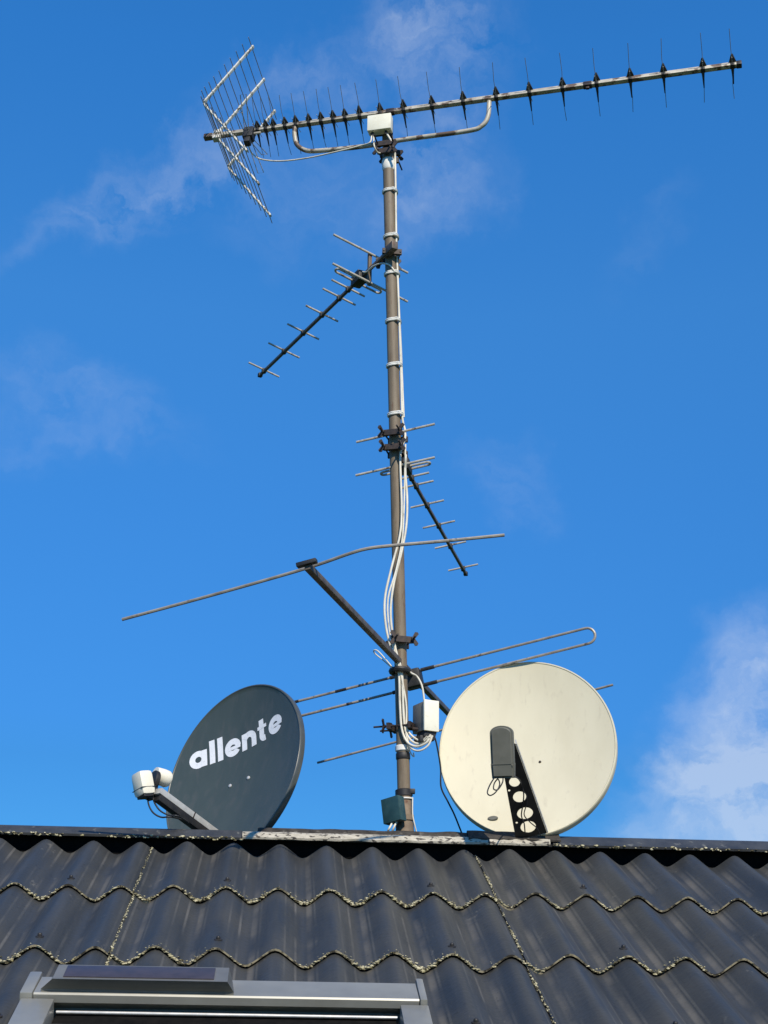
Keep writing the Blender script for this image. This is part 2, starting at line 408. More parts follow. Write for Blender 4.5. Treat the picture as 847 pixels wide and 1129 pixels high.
# white peeling fascia strip and torn felt lying over the middle length
b3 = capseg(xl + .003, xr - .012, LO - .005, LO + .028, N0 + .005, 'ridge_trim', 'peel', rag=.007, front_lip=.008, seed=3)
b4 = capseg(xl + .06, xr + .02, LO + .016, HI + .010, N0 + .011, 'felt_strip', 'felt', rag=.012, front_lip=.004, seed=11)
xf0, _ = rpx(520, 925, .04)
b5 = capseg(xf0, xr + .03, LO + .006, HI + .014, N0 + .018, 'felt_strip', 'felt', rag=.010, front_lip=.006, seed=19)

# ------------------------------------------------------------------ roof window with a solar panel on its hood
def rbox(b, r0, r1, u0, u1, n0, n1, bev=.004):
    b.box(rp((r0 + r1) / 2, (u0 + u1) / 2, (n0 + n1) / 2), RAX, (abs(r1 - r0) / 2, abs(u1 - u0) / 2, abs(n1 - n0) / 2), bev)
nc = .065
rl, ut_ = rpx(46, 1078, nc); rr_, ut2 = rpx(457, 1080, nc)
_, ul = rpx(250, 1100, nc)
UT = (ut_ + ut2) / 2
hood = MB()
prof = [(UT, -.06), (UT, nc - .012), (UT - .012, nc), (ul + .004, nc + .004), (ul, nc), (ul, nc - .02), (ul + .03, nc - .045), (ul + .03, -.06)]
hood.prism([(a, b_) for a, b_ in prof], rp(0, 0, 0), (RU, RN, RR), rl, rr_)
rw = hood.build('roof_window', 'clad', house, smooth=20)
UB = -NROW * ROW + .12
for (ra, rbb, na) in ((rl - .035, rl - .002, 'end_cap'), (rr_ + .002, rr_ + .022, 'end_cap')):
    e = MB(); rbox(e, ra, rbb, ul - .006, UT + .012, -.05, nc + .007, .006); e.build(na, 'clad', rw, smooth=30)
for (ra, rbb) in ((rl - .030, rl + .055), (rr_ - .050, rr_ + .024)):
    e = MB(); rbox(e, ra, rbb, UB, ul - .009, -.05, nc - .006, .005); e.build('side_cladding', 'clad', rw, smooth=30)
e = MB(); rbox(e, rl + .058, rr_ - .058, UB, ul + .028, -.055, .013, .002); e.build('blind_housing', 'void', rw, smooth=0)  # near-black fill paints in the shaded recess
_, SL0 = rpx(250, 1119, .022)
_, SL1 = rpx(250, 1111.5, .022)
for (u, rr0, m0) in ((SL0, .0042, 'steel'), (SL1, .0035, 'cap'), (SL0 - .09, .004, 'cap'), (SL0 - .17, .0042, 'steel')):
    e = MB(); e.tube([rp(rl + .06, u, .022), rp(rr_ - .055, u, .022)], rr0, 10)
    e.build('shutter_slat', m0, rw)
e = MB(); rbox(e, rl + .058, rr_ - .058, UB, ul - .03, .012, .016, .001); e.build('shutter', 'void', rw, smooth=0)  # colour blackened to put the hood's shade into it
# solar unit
sr0, su0 = rpx(45, 1091, nc + .008); sr1, _ = rpx(258, 1093, nc + .008)
nt_ = nc + .045
sa, sub = rpx(60, 1079, nt_); sb, _ = rpx(249, 1080, nt_); _, sut = rpx(150, 1065, nt_)
su = MB()
base = [rp(sr0, su0, nc + .004), rp(sr1, su0, nc + .004), rp(sr1, sut + .02, nc - .03), rp(sr0, sut + .02, nc - .03)]
tp = [rp(sa - .005, sub, nt_), rp(sb + .005, sub, nt_), rp(sb + .005, sut, nt_), rp(sa - .005, sut, nt_)]
mid = [p + RN * .006 for p in base]
su.v = base + mid + tp
for q in range(4):
    q2 = (q + 1) % 4; su.face((q, q2, 4 + q2, 4 + q)); su.face((4 + q, 4 + q2, 8 + q2, 8 + q))
su.face((3, 2, 1, 0)); su.face((8, 9, 10, 11))
sun_unit = su.build('solar_hood', 'solargrey', rw, smooth=20)
e = MB(); rbox(e, sa + .02, sb - .03, sub + .012, sut - .012, nt_ - .002, nt_ + .003, .001); e.build('solar_cell', 'solar', rw, smooth=20)

# ------------------------------------------------------------------ mast
MY = CAM.y + 6.0
mtop = P(427.5, 150, MY); mbot = P(446.5, 915, MY)
maxis = (mtop - mbot).normalized()
MR = .0265
def mast_at(py):
    a, b = 0., 1.
    for _ in range(40):
        m = (a + b) / 2
        if PX(mbot.lerp(mtop, m))[1] > py: a = m
        else: b = m
    return mbot.lerp(mtop, a)
fwd = V((0, -1, 0))
mast = thing('antenna_mast', mbot - maxis * .25, 'tall brown weathered mast rising behind the roof ridge and carrying the aerials', 'mast', None)
m_ = MB(); m_.tube([mbot - maxis * .25, mbot, mast_at(700), mast_at(400), mtop], MR, 20); m_.build('pole', 'pole', mast)
m_ = MB()
m_.tube([mbot - maxis * .28, mast_at(908), mast_at(905), mast_at(877), mast_at(876)], [MR + .012, MR + .010, MR + .005, MR + .004, MR + .001], 20); m_.build('sleeve', 'sleeve', mast)
m_ = MB(); m_.tube([mast_at(905), mast_at(899)], MR + .0115, 20); m_.build('collar', 'sleeve', mast)
def band(py0, py1, r, mat, name):
    m_ = MB(); m_.tube([mast_at(py0), mast_at(py0 - .15 * (py0 - py1)), mast_at(py1 + .15 * (py0 - py1)), mast_at(py1)], [MR, r, r, MR], 20); return m_.build(name, mat, mast)
band(188, 176, MR + .004, 'tape', 'tape_band')
band(829, 822, MR + .005, 'tape', 'tape_band')
band(882, 880, MR + .010, 'tape', 'tape_band')
band(879, 870, MR + .009, 'black', 'tape_band')
band(838, 830, MR + .003, 'black', 'tape_band')
for py in (212, 262, 303, 355, 404, 458, 495):
    c = mast_at(py); m_ = MB(); pts = []
    for k in range(24):
        a = 2 * math.pi * k / 24
        rx = MR + .0035 + (.009 if -0.9 < a - 0.35 < 0.9 or a - 6.28 > -.6 else 0)
        pts.append(c + V((math.cos(-a), math.sin(-a), 0)) * rx + maxis * .002 * math.sin(a * 2))
    m_.tube([p - maxis * .004 for p in pts], .0042, 6, closed=True); m_.tube([p + maxis * .004 for p in pts], .0042, 6, closed=True); m_.build('cable_tie', 'tape', mast)
kn = MB(); c = mast_at(873) + V((.033, -.012, 0)); kn.box(c, frame(V((1, 0, 0))), (.012, .012, .010), .003); kn.build('strap_buckle', 'black', mast)

# ------------------------------------------------------------------ clamp with toothed jaw, bolts and wing nuts
def clamp(parent, c, d, wing=-1, w=.05):
    """jaw and U-bolt round the mast at c; d = level direction from mast towards the boom"""
    d = V((d.x, d.y, 0)).normalized(); s = UP.cross(d)
    o = None
    for sgn in (1, -1):
        j = MB(); teeth = []; n = 6
        outer = [(-w, sgn * (MR + .026)), (w, sgn * (MR + .026))]
        for k in range(n + 1):
            x = w - 2 * w * k / n; teeth.append((x, sgn * (MR + .006 if k % 2 else MR + .014)))
        j.prism(outer + teeth, c, (s, d, UP), -.013, .013)
        if o is None: o = j.build('mast_clamp', 'iron', parent, smooth=30)
        else: j.build('clamp_jaw', 'iron', o, smooth=30)
    for x in (-1, 1):
        u = MB()
        u.tube([c + s * x * (MR + .012) + d * (MR + .03), c + s * x * (MR + .012) + d * (wing * (MR + .085) if wing < 0 else MR + .10)], .004, 8)
        u.build('threaded_bolt', 'iron', o)
    for x in (-1, 1):
        b = MB(); q = c + s * x * (MR + .012) - d * (MR + .034)
        b.lathe(q, (s, UP, -d), [(.008, 0), (.008, .010), (.005, .012)], 10)
        for t in (1, -1):
            vdir = (UP * .75 + s * .5 * t) * t if False else (UP * t * .8 + s * x * .5).normalized()
            b.prism([(0, -.006), (.030, -.009), (.034, .0), (.028, .009), (0, .006)], q - d * .006, (vdir, vdir.cross(d).normalized(), d), -.0025, .0025)
        b.build('wing_nut', 'iron', o)
    return o

# ------------------------------------------------------------------ long UHF aerial at the mast head
pm = P(427, 124, MY); HZ = pm.z
A0, A1 = PZ(230, 151, HZ), PZ(815, 71, HZ)
bd = (A1 - A0).normalized(); Eh = UP.cross(bd)             # level, across the boom, pointing away from the lens
if Eh.y < 0: Eh = -Eh
PSI = rad(17)                                     # the whole aerial has rolled a little about its boom
Ua = UP * math.cos(PSI) + Eh * math.sin(PSI); Ea = Eh * math.cos(PSI) - UP * math.sin(PSI)
aer = thing('long_yagi_aerial', mtop, 'long pale boom aerial with a wire corner reflector at the mast head', 'aerial', 'aerials on the mast')
b = MB(); b.box((A0 + A1) / 2, (bd, Ea, Ua), ((A1 - A0).length / 2, .0115, .0115), .002); b.build('boom', 'boomtop', aer, smooth=30)
b = MB(); b.box(A0, (bd, Ea, Ua), (.022, .014, .014), .004); b.build('boom_end_cap', 'sleeve', aer)
b = MB(); b.box(A1, (bd, Ea, Ua), (.012, .0135, .0135), .003); b.build('boom_end_cap', 'black', aer)
def on_boom(px): return PZ(px, 151 - 80 * (px - 230) / 585., HZ)
for px in (430.5, 648):
    b = MB(); b.box(on_boom(px), (bd, Ea, Ua), (.020, .0135, .0135), .002)
    b.box(on_boom(px) - Ua * .018, (bd, Ea, Ua), (.008, .006, .010), .002); b.build('boom_joint', 'iron', aer)
# directors: crossed rods on a plastic wedge
dx = [284.4, 293.5, 302, 314.7, 326.6, 341, 354.4, 367.7, 380.7, 396.9, 419.6, 445.3, 476.5, 511, 547.3, 584, 620.4, 658, 695, 731.7, 775, 807.6]
for i, px in enumerate(dx):
    c = on_boom(px); th = rad(27); L = .150 + .014 * min(1, i / 12)
    w_ = MB()
    upd = (-Ea * math.cos(th) + Ua * math.sin(th)); dnd = (Ea * math.cos(th) - Ua * math.sin(th))
    k1 = .043 if i > 8 else .038
    # wedge foot: broad along the boom, tapering along the rod pair
    q0 = c + Ua * .008 - Ea * .006
    w_.v += [q0 - bd * .015 + Ea * .006, q0 + bd * .018 + Ea * .006, q0 + bd * .018 - Ea * .010, q0 - bd * .015 - Ea * .010, q0 + upd * k1 + bd * .003 + Ea * .002 + Ua * .002, q0 + upd * k1 + bd * .0045, q0 + upd * k1 - bd * .002 - Ua * .002, q0 + upd * k1 - bd * .003]
    for f in ((3, 2, 1, 0), (0, 1, 5, 4), (1, 2, 6, 5), (2, 3, 7, 6), (3, 0, 4, 7), (4, 5, 6, 7)): w_.face(f)
    q1 = c - Ua * .008 + Ea * .006
    w_.tube([q1, q1 + dnd * .030, q1 + dnd * .075], [.008, .005, .0026], 6)
    w_.box(c, (bd, Ea, Ua), (.010, .0125, .0125), .002)
    dr = w_.build('director', 'black', aer, smooth=30)
    for sgn in (1, -1):
        for vs in (1, -1):
            d = (Ea * sgn * math.cos(th) + Ua * vs * math.sin(th) + bd * random.uniform(-.03, .03)).normalized()
            long_ = (sgn < 0) == (vs > 0)
            r_ = MB(); bow = Ua * (-.004) + bd * random.uniform(-.004, .004)
            r_.tube([c + d * .01, c + d * L * .5 + bow, c + d * ((L if sgn < 0 else L * .92) if long_ else L * .5)], .0014, 6)
            r_.build('rod', 'rod', dr)
# support tube under the boom
def sup(px, py): return PN(px, py, A0, Eh)
sp = spline([sup(325, 139), sup(325, 150), sup(328, 160), sup(338, 166), sup(355, 166), sup(400, 161.5), sup(445, 154), sup(515, 144.5), sup(531, 139), sup(538, 129), sup(539.5, 112)], 6)
b = MB(); b.tube(sp, .0115, 12); b.build('support_tube', 'boomtop', aer)
# dipole box
db = sup(276, 152) - Ea * .02
b = MB(); b.box(db + Ua * .0, (bd, Ea, Ua), (.026, .024, .036), .006); b.box(db - Ua * .05, (bd, Ea, Ua), (.016, .018, .02), .004)
dbx = b.build('dipole_box', 'black', aer)
for x in (-1, 1):
    for vs in (-1, 1):
        b = MB(); d = (Ea * x * .9 + Ua * vs * .35 + bd * .15).normalized()
        b.tube([db + d * .02, db + d * .2, db + d * .2 - bd * .03, db + d * .03 - bd * .02], .0022, 6); b.build('dipole_rod', 'alu', dbx)
b = MB(); b.tube([db + bd * .02 + Ua * .004, db + bd * .06 + Ua * .004], .006, 8); b.build('socket', 'alu', dbx)
# corner reflector: two grids hinged on a line across the boom
vx = A0 + bd * .038
e0 = .198
Ug = Ua - bd * .105
for sgn in (1, -1):
    gd = bd * .242 + Ug * sgn * .42; L = gd.length; gd.normalize()
    gn = gd.cross(Ea)
    st0 = .008
    rs_ = [L * (.05 + .93 * (t / 9.) ** 1.25) for t in range(10)]
    for e_ in (-e0, 0, e0):
        gr = MB()
        p0 = vx + Ea * e_ + gd * st0; p1 = vx + Ea * e_ + gd * L
        gr.box((p0 + p1) / 2, (gd, Ea, gn), ((p1 - p0).length / 2, .0072, .004), .001)
        for s_ in rs_: gr.box(vx + Ea * e_ + gd * s_, (gd, Ea, gn), (.0045, .0085, .0055), .001)
        gr.build('reflector_bar', 'bar', aer, smooth=30)
    for s_ in rs_:
        b = MB(); q = vx + gd * s_ + gn * .004 * sgn
        b.tube([q - Ea * e0 * 1.3, q + Ea * e0 * 1.26], .0021, 6); b.build('reflector_rod', 'rod', aer)
hb = MB()
for sgn in (1, -1):
    hb.box(vx + Ua * sgn * .02 + bd * .01, (bd, Ea, Ua), (.02, .016, .012), .003)
hb.build('reflector_bracket', 'bar', aer)
clamp(aer, mast_at(164), -Eh, wing=1)
clamp(aer, mast_at(172), Eh, wing=1, w=.042)
# cream box on the mast head
jc = sup(422, 144.2) - Eh * .052
jb = thing('junction_box', jc - UP * .04, 'cream rectangular junction box at the very top of the mast', 'junction box', 'junction boxes on the mast')
bx_ = (bd, Eh, UP)
b = MB(); b.box(jc, bx_, (.058, .024, .043), .004); b.build('lid', 'cream', jb)
b = MB(); b.box(jc + Eh * .03, bx_, (.055, .012, .04), .003); b.build('base', 'black', jb)
for t in (-.038, .03):
    b = MB(); b.tube([jc - UP * .040 + bd * t, jc - UP * .062 + bd * t], .008, 10); b.build('cable_gland', 'black', jb)

# ------------------------------------------------------------------ small UHF yagis
def small_yagi(label, clampy, cx, endpx, dirs, half, refl, dip, roll):
    base = mast_at(clampy); H = base.z
    E0 = PZ(endpx[0], endpx[1], H); S0 = PZ(cx[0], cx[1], H)
    d = (E0 - S0).normalized(); x = V((d.y, -d.x, 0)).normalized()
    if x.x < 0: x = -x
    xr = x * math.cos(roll) + UP * math.sin(roll)
    t = thing('small_yagi_aerial', base, label, 'aerial', 'aerials on the mast')
    b = MB(); b.box((S0 + E0) / 2, (d, x, UP), ((E0 - S0).length / 2, .0072, .0072), .002); b.box(S0 + d * .035, (d, x, UP), (.05, .016, .020), .004); b.build('boom', 'darkboom', t, smooth=30)
    b = MB(); b.box(E0, (d, x, UP), (.012, .011, .011), .003); b.build('boom_end_cap', 'black', t)
    L = (E0 - S0).length
    def prm(p):                                   # nearest boom point to a measured one
        q = PZ(p[0], p[1], H); return S0 + d * max(0.01, min(L, (q - S0).dot(d)))
    for p in dirs:
        c = prm(p); e = MB(); e.tube([c - xr * half + UP * .011, c + xr * half + UP * .011], .0052, 8)
        o = e.build('director', 'alu', t)
        e = MB(); e.box(c + UP * .004, (d, x, UP), (.009, .011, .0135), .002); e.build('clip', 'black', o)
    c = prm(refl[0]); hh = refl[1]
    e = MB(); e.box(c + d * 0, (d, x, UP), (.008, .0085, hh + .008), .002); bar = e.build('reflector_bar', 'sleeve', t)
    for s_ in (1, -1):
        e = MB(); e.tube([c + UP * s_ * hh - xr * refl[2] - d * .012, c + UP * s_ * hh + xr * refl[2] - d * .012], .0056, 8); e.build('reflector_rod', 'alu', bar)
    c = prm(dip[0]); e = MB(); e.box(c + d * .0, (d, x, UP), (.045, .026, .026), .008); e.box(c + UP * .03, (d, x, UP), (.02, .018, .012), .004)
    bxo = e.build('dipole_box', 'black', t)
    lp = []; hl, gp = dip[1], .017
    cc = c + d * .01 - UP * .004
    for s_, a0 in ((1, -90), (-1, 90)):
        for k in range(9):
            a = rad(a0 + 180 * k / 8.)
            lp.append(cc + xr * s_ * (hl - gp) + xr * gp * math.cos(a) * 1 + d * gp * math.sin(a))
    e = MB(); e.tube(lp, .0056, 8, closed=True); e.build('folded_dipole', 'alu', bxo)
    clamp(t, base, V((S0.x - base.x, S0.y - base.y, 0)) if (S0 - base).xy.length > .03 else d, wing=-1, w=.045)
    return t, c
yl, yl_box = small_yagi('small dark yagi aerial pointing down to the left from upper mast', 283, (434, 271.5), (287, 413.5),
    [(288.6, 409), (312, 388), (332.7, 367.3), (352.2, 347), (371.7, 328.8), (381.6, 319.2)], .093, ((407.5, 297), .078, .205), ((396.5, 308), .125), rad(-13))
yr, yr_box = small_yagi('small dark yagi aerial pointing down to the right from mid mast', 497, (436, 496), (513.5, 632.5),
    [(511.7, 627.7), (497.5, 603), (484.5, 580.5), (471.5, 558), (459.7, 536.8), (454.5, 527.8)], .083, ((434.5, 497), .080, .18), ((444, 515), .115), rad(9))
clamp(yr, mast_at(481), V((.3, 1, 0)), wing=-1, w=.045)

# ------------------------------------------------------------------ three element band aerial
pf = P(441, 731, MY); HF = pf.z
F0 = PZ(339, 624.5, HF); F1 = PZ(514, 806, HF)
fd = (F1 - F0).normalized(); fx = V((fd.y, -fd.x, 0)).normalized()
RHO = rad(11.2); fz = UP * math.cos(RHO) - fx * math.sin(RHO); fx = fx * math.cos(RHO) + UP * math.sin(RHO)
fn = fd.cross(fx).normalized()
fm = thing('three_element_aerial', mast_at(722), 'wide three rod aerial with a bent front rod, lowest on the mast', 'aerial', 'aerials on the mast')
b = MB(); b.box((F0 + F1) / 2, (fd, fx, UP), ((F1 - F0).length / 2, .011, .011), .003); b.build('boom', 'darkboom', fm, smooth=30)
zz = HF + .018
fq = F0 + fz * .018
b = MB(); b.tube(spline([PN(x_, y_, fq, fn) for x_, y_ in ((135, 683), (240, 654.5), (338, 626.5), (385, 610.5), (405, 605), (428, 602), (490, 596.5), (556, 590))], 6), .0062, 8)
o = b.build('director', 'fmrod', fm)
b = MB(); b.box(F0 + fz * .012, (fd, fx, fz), (.013, .036, .0075), .003); b.build('clip', 'black', o)
cD = PZ(456, 745, HF); cD = F0 + fd * (cD - F0).dot(fd)
lp = []; gp = .034; hl = .70
tip = PN(661, 706, cD + fz * .012, fn); hl = abs((tip - cD).dot(fx))
cc = cD - fz * .018
for s_, a0 in ((1, -90), (-1, 90)):
    for k in range(11):
        a = rad(a0 + 180 * k / 10.)
        lp.append(cc + fx * s_ * (hl - gp) + fx * gp * math.cos(a) + fz * gp * math.sin(a))
b = MB(); b.box(cD - fz * .016, (fd, fx, fz), (.034, .038, .040), .01); dB = b.build('dipole_box', 'black', fm)
b = MB(); b.tube(lp, .006, 8, closed=True); dp = b.build('folded_dipole', 'fmrod', dB)
for s_ in (1, -1):
    for v_ in (1, -1):
        b = MB(); q = cc + fz * v_ * gp
        b.tube([q + fx * s_ * .04, q + fx * s_ * .10], .0085, 8); b.build('insulator', 'black', dp)
        for off in (.30, .52):
            if s_ < 0:
                b = MB(); b.tube([q - fx * off, q - fx * (off + .03 + .02 * v_)], .0068, 8); b.build('tape_wrap', 'black', dp)
rl_, rr2 = PN(350, 841, F1, fn), PN(676, 755, F1, fn)
b = MB(); b.tube([rl_, (rl_ + rr2) / 2, rr2], .006, 8); o = b.build('reflector_rod', 'fmrod', fm)
b = MB(); b.box((rl_ + rr2) / 2, (fd, fx, fz), (.02, .03, .014), .003); b.build('clip', 'black', o)
clamp(fm, mast_at(708), V((-.25, 1, 0)), wing=-1, w=.05)
clamp(fm, mast_at(802), V((.8, -.3, 0)), wing=-1, w=.05)

# ------------------------------------------------------------------ boxes low on the mast
def yawframe(a, tilt=0):
    x = V((math.cos(a), math.sin(a), 0)); y = V((-math.sin(a), math.cos(a), 0)); z = UP.copy()
    if tilt:
        x, z = x * math.cos(tilt) + z * math.sin(tilt), z * math.cos(tilt) - x * math.sin(tilt)
    return x, y, z
ac = P(468.5, 792, MY - .03)
amp = thing('amplifier_box', ac - UP * .06, 'cream mast amplifier box beside the cream dish with cables looped below', 'junction box', 'junction boxes on the mast')
af = yawframe(rad(26))
b = MB(); b.box(ac, af, (.030, .052, .060), .004); b.build('case', 'caseshade', amp)  # case greyed to paint its left side as shaded
b = MB(); b.box(ac - af[1] * .055 - af[0] * .0, af, (.034, .006, .064), .003); b.build('cover_lip', 'cream', amp)
gb = MB(); q = ac - UP * .075 - af[1] * .012
gb.box(q, yawframe(rad(26), rad(-18)), (.026, .038, .02), .005); gb.box(q - UP * .02 - af[0] * .02, af, (.022, .03, .014), .004); gb.build('connector_block', 'black', amp)
b = MB(); b.tube([mast_at(804) + V((.02, -.02, 0)), ac - UP * .05 - af[0] * .02], .008, 8); b.build('bracket', 'iron', amp)

tcx = P(434.5, 893.5, MY - .045)
tb = thing('junction_box', tcx - UP * .05, 'small dark teal junction box at the foot of the mast', 'junction box', 'junction boxes on the mast')
tf = yawframe(rad(-38), rad(-3))
tl = yawframe(rad(-36), rad(9))
b = MB(); b.box(tcx, tl, (.042, .020, .050), .003); b.build('case', 'teal', tb)
b = MB(); b.box(tcx - tl[1] * .0225, tl, (.0415, .002, .0495), .001); b.build('lid', 'teal', tb)

# ------------------------------------------------------------------ dishes
def dish(label, c, A, B, mat, rimmat, depth, lip, back):
    a, b_ = A.length, B.length; ax = A.normalized(); n = A.cross(B).normalized()
    bx = n.cross(ax)
    b_ = B.dot(bx)
    t = thing('satellite_dish', c - n * .25 - UP * .5, label, 'satellite dish', 'satellite dishes on the roof ridge')
    m = MB(); rings = 22; seg = 96
    def pt(rho, ang, z): return c + ax * (a * rho * math.cos(ang)) + bx * (b_ * rho * math.sin(ang)) + n * z
    prof = [(k / rings, -depth * (1 - (k / rings) ** 2)) for k in range(1, rings + 1)]
    prof += [(1.006, .003), (1.016, .0035), (1.024, .0), (1.027, -.006), (1.027, -lip), (1.017, -lip - .001), (1.015, -.012)]
    prof += [(k / rings, -depth * (1 - (k / rings) ** 2) - .010) for k in range(rings, 0, -1)]
    m.v.append(c + n * -depth); m.v.append(c + n * (-depth - .010))
    for (rho, z) in prof:
        for k in range(seg): m.v.append(pt(rho, 2 * math.pi * k / seg, z))
    M = len(prof)
    for k in range(seg):
        k2 = (k + 1) % seg
        m.face((0, 2 + k, 2 + k2)); m.face((1, 2 + (M - 1) * seg + k2, 2 + (M - 1) * seg + k))
        for i in range(M - 1):
            m.cur = 1 if rings <= i < rings + 6 else 0
            m.face((2 + i * seg + k, 2 + (i + 1) * seg + k, 2 + (i + 1) * seg + k2, 2 + i * seg + k2))
        m.cur = 0
    refl = m.build('reflector', [mat, rimmat], t, smooth=35)
    # rear bracket and stub pole down to the far slope
    k = MB(); k.box(c - n * (depth + .04), (ax, bx, n), (.09, .07, .03), .006); k.build('rear_bracket', back, t)
    q = c - n * (depth + .10); k = MB(); k.tube([q + UP * .08, q - UP * .75], .021, 14); k.build('mount_pole', back, t)
    k = MB(); k.box(c - n * (depth + .085), (ax, bx, n), (.035, .05, .035), .004); k.build('pole_clamp', back, t)
    def surf(x, y):
        rho2 = (x / a) ** 2 + (y / b_) ** 2
        return c + ax * x + bx * y + n * (-depth * (1 - rho2))
    return t, refl, surf, ax, bx, n
def camvec(c, rgt, up, tow):                       # a vector measured along the line of sight at c
    d = (c - CAM); z = -d.normalized(); x = M3 @ V((1, 0, 0)); x = (x - z * x.dot(z)).normalized(); y = z.cross(x)
    depth = -(MW.inverted() @ c).z
    k = depth / FPX
    return (x * rgt + y * up + z * tow) * k

# dark lettered dish
dc = P(256, 850, MY + .10)
A = camvec(dc, 71.5, 34.5, 54); B = camvec(dc, 2.5, 88.5, -61)
dd, dref, dsurf, dax, dbx_, dn = dish('dark slate satellite dish with white lettering, left of the mast', dc, A, B, 'darkdish', 'darkrim', .062, .024, 'iron')
# lettering: flat strokes laid on the dish skin
def stroke(poly, wid, z, org, sx, b):              # ribbon of constant width along a polyline
    n = len(poly); Lf = []; Rt = []
    for i in range(n):
        p = V(poly[i]); t = V(poly[min(i + 1, n - 1)]) - V(poly[max(i - 1, 0)]); t.normalize(); nn = V((-t.y, t.x))
        Lf.append(p + nn * wid / 2); Rt.append(p - nn * wid / 2)
    base = len(b.v)
    for i in range(n):
        for k in range(5):
            q = Lf[i].lerp(Rt[i], k / 4.)
            b.v.append(dsurf(org[0] + q.x * sx, org[1] + q.y * sx) + dn * z)
    for i in range(n - 1):
        for k in range(4):
            b.face((base + i * 5 + k, base + i * 5 + k + 1, base + i * 5 + 5 + k + 1, base + i * 5 + 5 + k))
def line(p, q, n=8): return [(p[0] + (q[0] - p[0]) * i / n, p[1] + (q[1] - p[1]) * i / n) for i in range(n + 1)]
def arc(cx, cy, rx, ry, a0, a1, n=28): return [(cx + rx * math.cos(rad(a0 + (a1 - a0) * i / n)), cy + ry * math.sin(rad(a0 + (a1 - a0) * i / n))) for i in range(n + 1)]
SW = .355                                           # x-height is 1
def gl(ch, x):
    s = []
    if ch == 'a': s = [arc(x + .5, .5, .37, .36, 0, 360), line((x + .88, 0), (x + .88, 1.0))]; w_ = 1.05
    if ch == 'l': s = [line((x + SW / 2, 0), (x + SW / 2, 1.42))]; w_ = SW
    if ch == 'e': s = [arc(x + .5, .5, .37, .36, 0, 328), line((x + .2, .46), (x + 1.03, .46))]; w_ = 1.0
    if ch == 'n': s = [line((x + .15, 0), (x + .15, 1.0)), arc(x + .5, .5, .35, .355, 180, 0)[4:] + line((x + .85, .45), (x + .85, 0))]; w_ = 1.0
    if ch == 't': s = [line((x + .28, 1.32), (x + .28, .35)) + arc(x + .50, .36, .22, .22, 180, 285, 10)[1:], line((x - .02, .86), (x + .66, .86))]; w_ = .70
    return s, w_
wds = {'a': 1.05, 'l': SW, 'e': 1.0, 'n': 1.0, 't': .70}; gap = .17
tot = sum(wds[c] for c in 'allente') + gap * 6
p0 = PN(206.5, 843, dc, dn); p1 = PN(304, 796, dc, dn)
x0, y0 = (p0 - dc).dot(dax), (p0 - dc).dot(dbx_)
p1_ = PN(306, 798, dc, dn); sx = ((p1_ - dc).dot(dax) - x0) / tot
ytx = (PN(215, 842.5, dc, dn) - dc).dot(dbx_); ytx2 = (PN(298, 803.5, dc, dn) - dc).dot(dbx_)
lt = MB(); x = 0
for ch in 'allente':
    ss, w_ = gl(ch, x)
    for k, s in enumerate(ss):
        wid = SW if not (ch == 'e' and k == 1) and not (ch == 't' and k == 1) else .2
        base_y = ytx + (ytx2 - ytx) * (x / tot)
        stroke(s, wid, .0012 + .0005 * k, (x0, base_y), sx, lt)
    x += w_ + gap
lt.build('lettering', 'letter', dref, smooth=0)
for (px, py) in ((253, 866), (273, 857)):
    q = PN(px, py, dc - dn * .055, dn); q = dsurf((q - dc).dot(dax), (q - dc).dot(dbx_))
    b = MB(); b.lathe(q, (dax, dbx_, dn), [(.0085, 0), (.008, .003), (.004, .006)], 12); b.build('bolt', 'steel', dref)
# arm and twin receiver heads
aP0 = PN(240, 921, dc + dn * .02, dn); aP1 = PN(174, 872, dc + dn * .36, dn)
ad = (aP1 - aP0).normalized(); aw = ad.cross(UP).normalized(); au = aw.cross(ad)
b = MB(); b.box((aP0 + aP1) / 2, (ad, aw, au), ((aP1 - aP0).length / 2, .020, .012), .002); arm = b.build('feed_arm', 'armgrey', dd, smooth=30)
b = MB(); b.box((aP0 + aP1) / 2 - au * .024, (ad, aw, au), ((aP1 - aP0).length / 2 - .01, .0185, .013), .002); b.build('arm_shade', 'armblack', arm, smooth=30)  # black slab that paints the arm's underside as shaded
b = MB(); b.box(aP0.lerp(aP1, .45), (ad, aw, au), (.003, .0208, .0128), .001); b.build('arm_joint', 'iron', arm)
LX = M3 @ V((1, 0, 0)); 
lc = PN(170, 860, aP1, dn)
hax = (-dn * .92 + LX * .35).normalized()
h, hs, hu = frame(hax)
bk = MB(); bk.lathe(lc, (hs, hu, h), [(.034, -.010), (.038, -.006), (.038, .006), (.034, .010)], 22)
bk.box(lc - hu * .045 - h * .0, (h, hs, hu), (.016, .022, .035), .004)
bkt = bk.build('head_bracket', 'black', dd)
b = MB(); b.lathe(PN(176.5, 856, lc + h * .03, dn) + h * .006, (hs, hu, h), [(.030, -.03), (.034, .004), (.034, .026), (.028, .036), (.012, .040)], 24)
b.build('feed_horn', 'lnbwhite', bkt)
hb_ = PN(158, 864.5, lc - h * .04, dn)
g_up = (hu * .9 - h * .2 - LX * .24).normalized(); g_s = g_up.cross(h).normalized(); g_h = g_s.cross(g_up)
b = MB(); b.box(hb_, (g_h, g_s, g_up), (.031, .037, .049), .019); b.build('receiver_head', 'lnbwhite', bkt)
b = MB(); b.box(hb_ - g_up * .020, (g_h, g_s, g_up), (.0313, .0373, .0012), 0); b.box(hb_ - g_up * .049, (g_h, g_s, g_up), (.022, .027, .006), .003); b.build('seam', 'black', bkt)
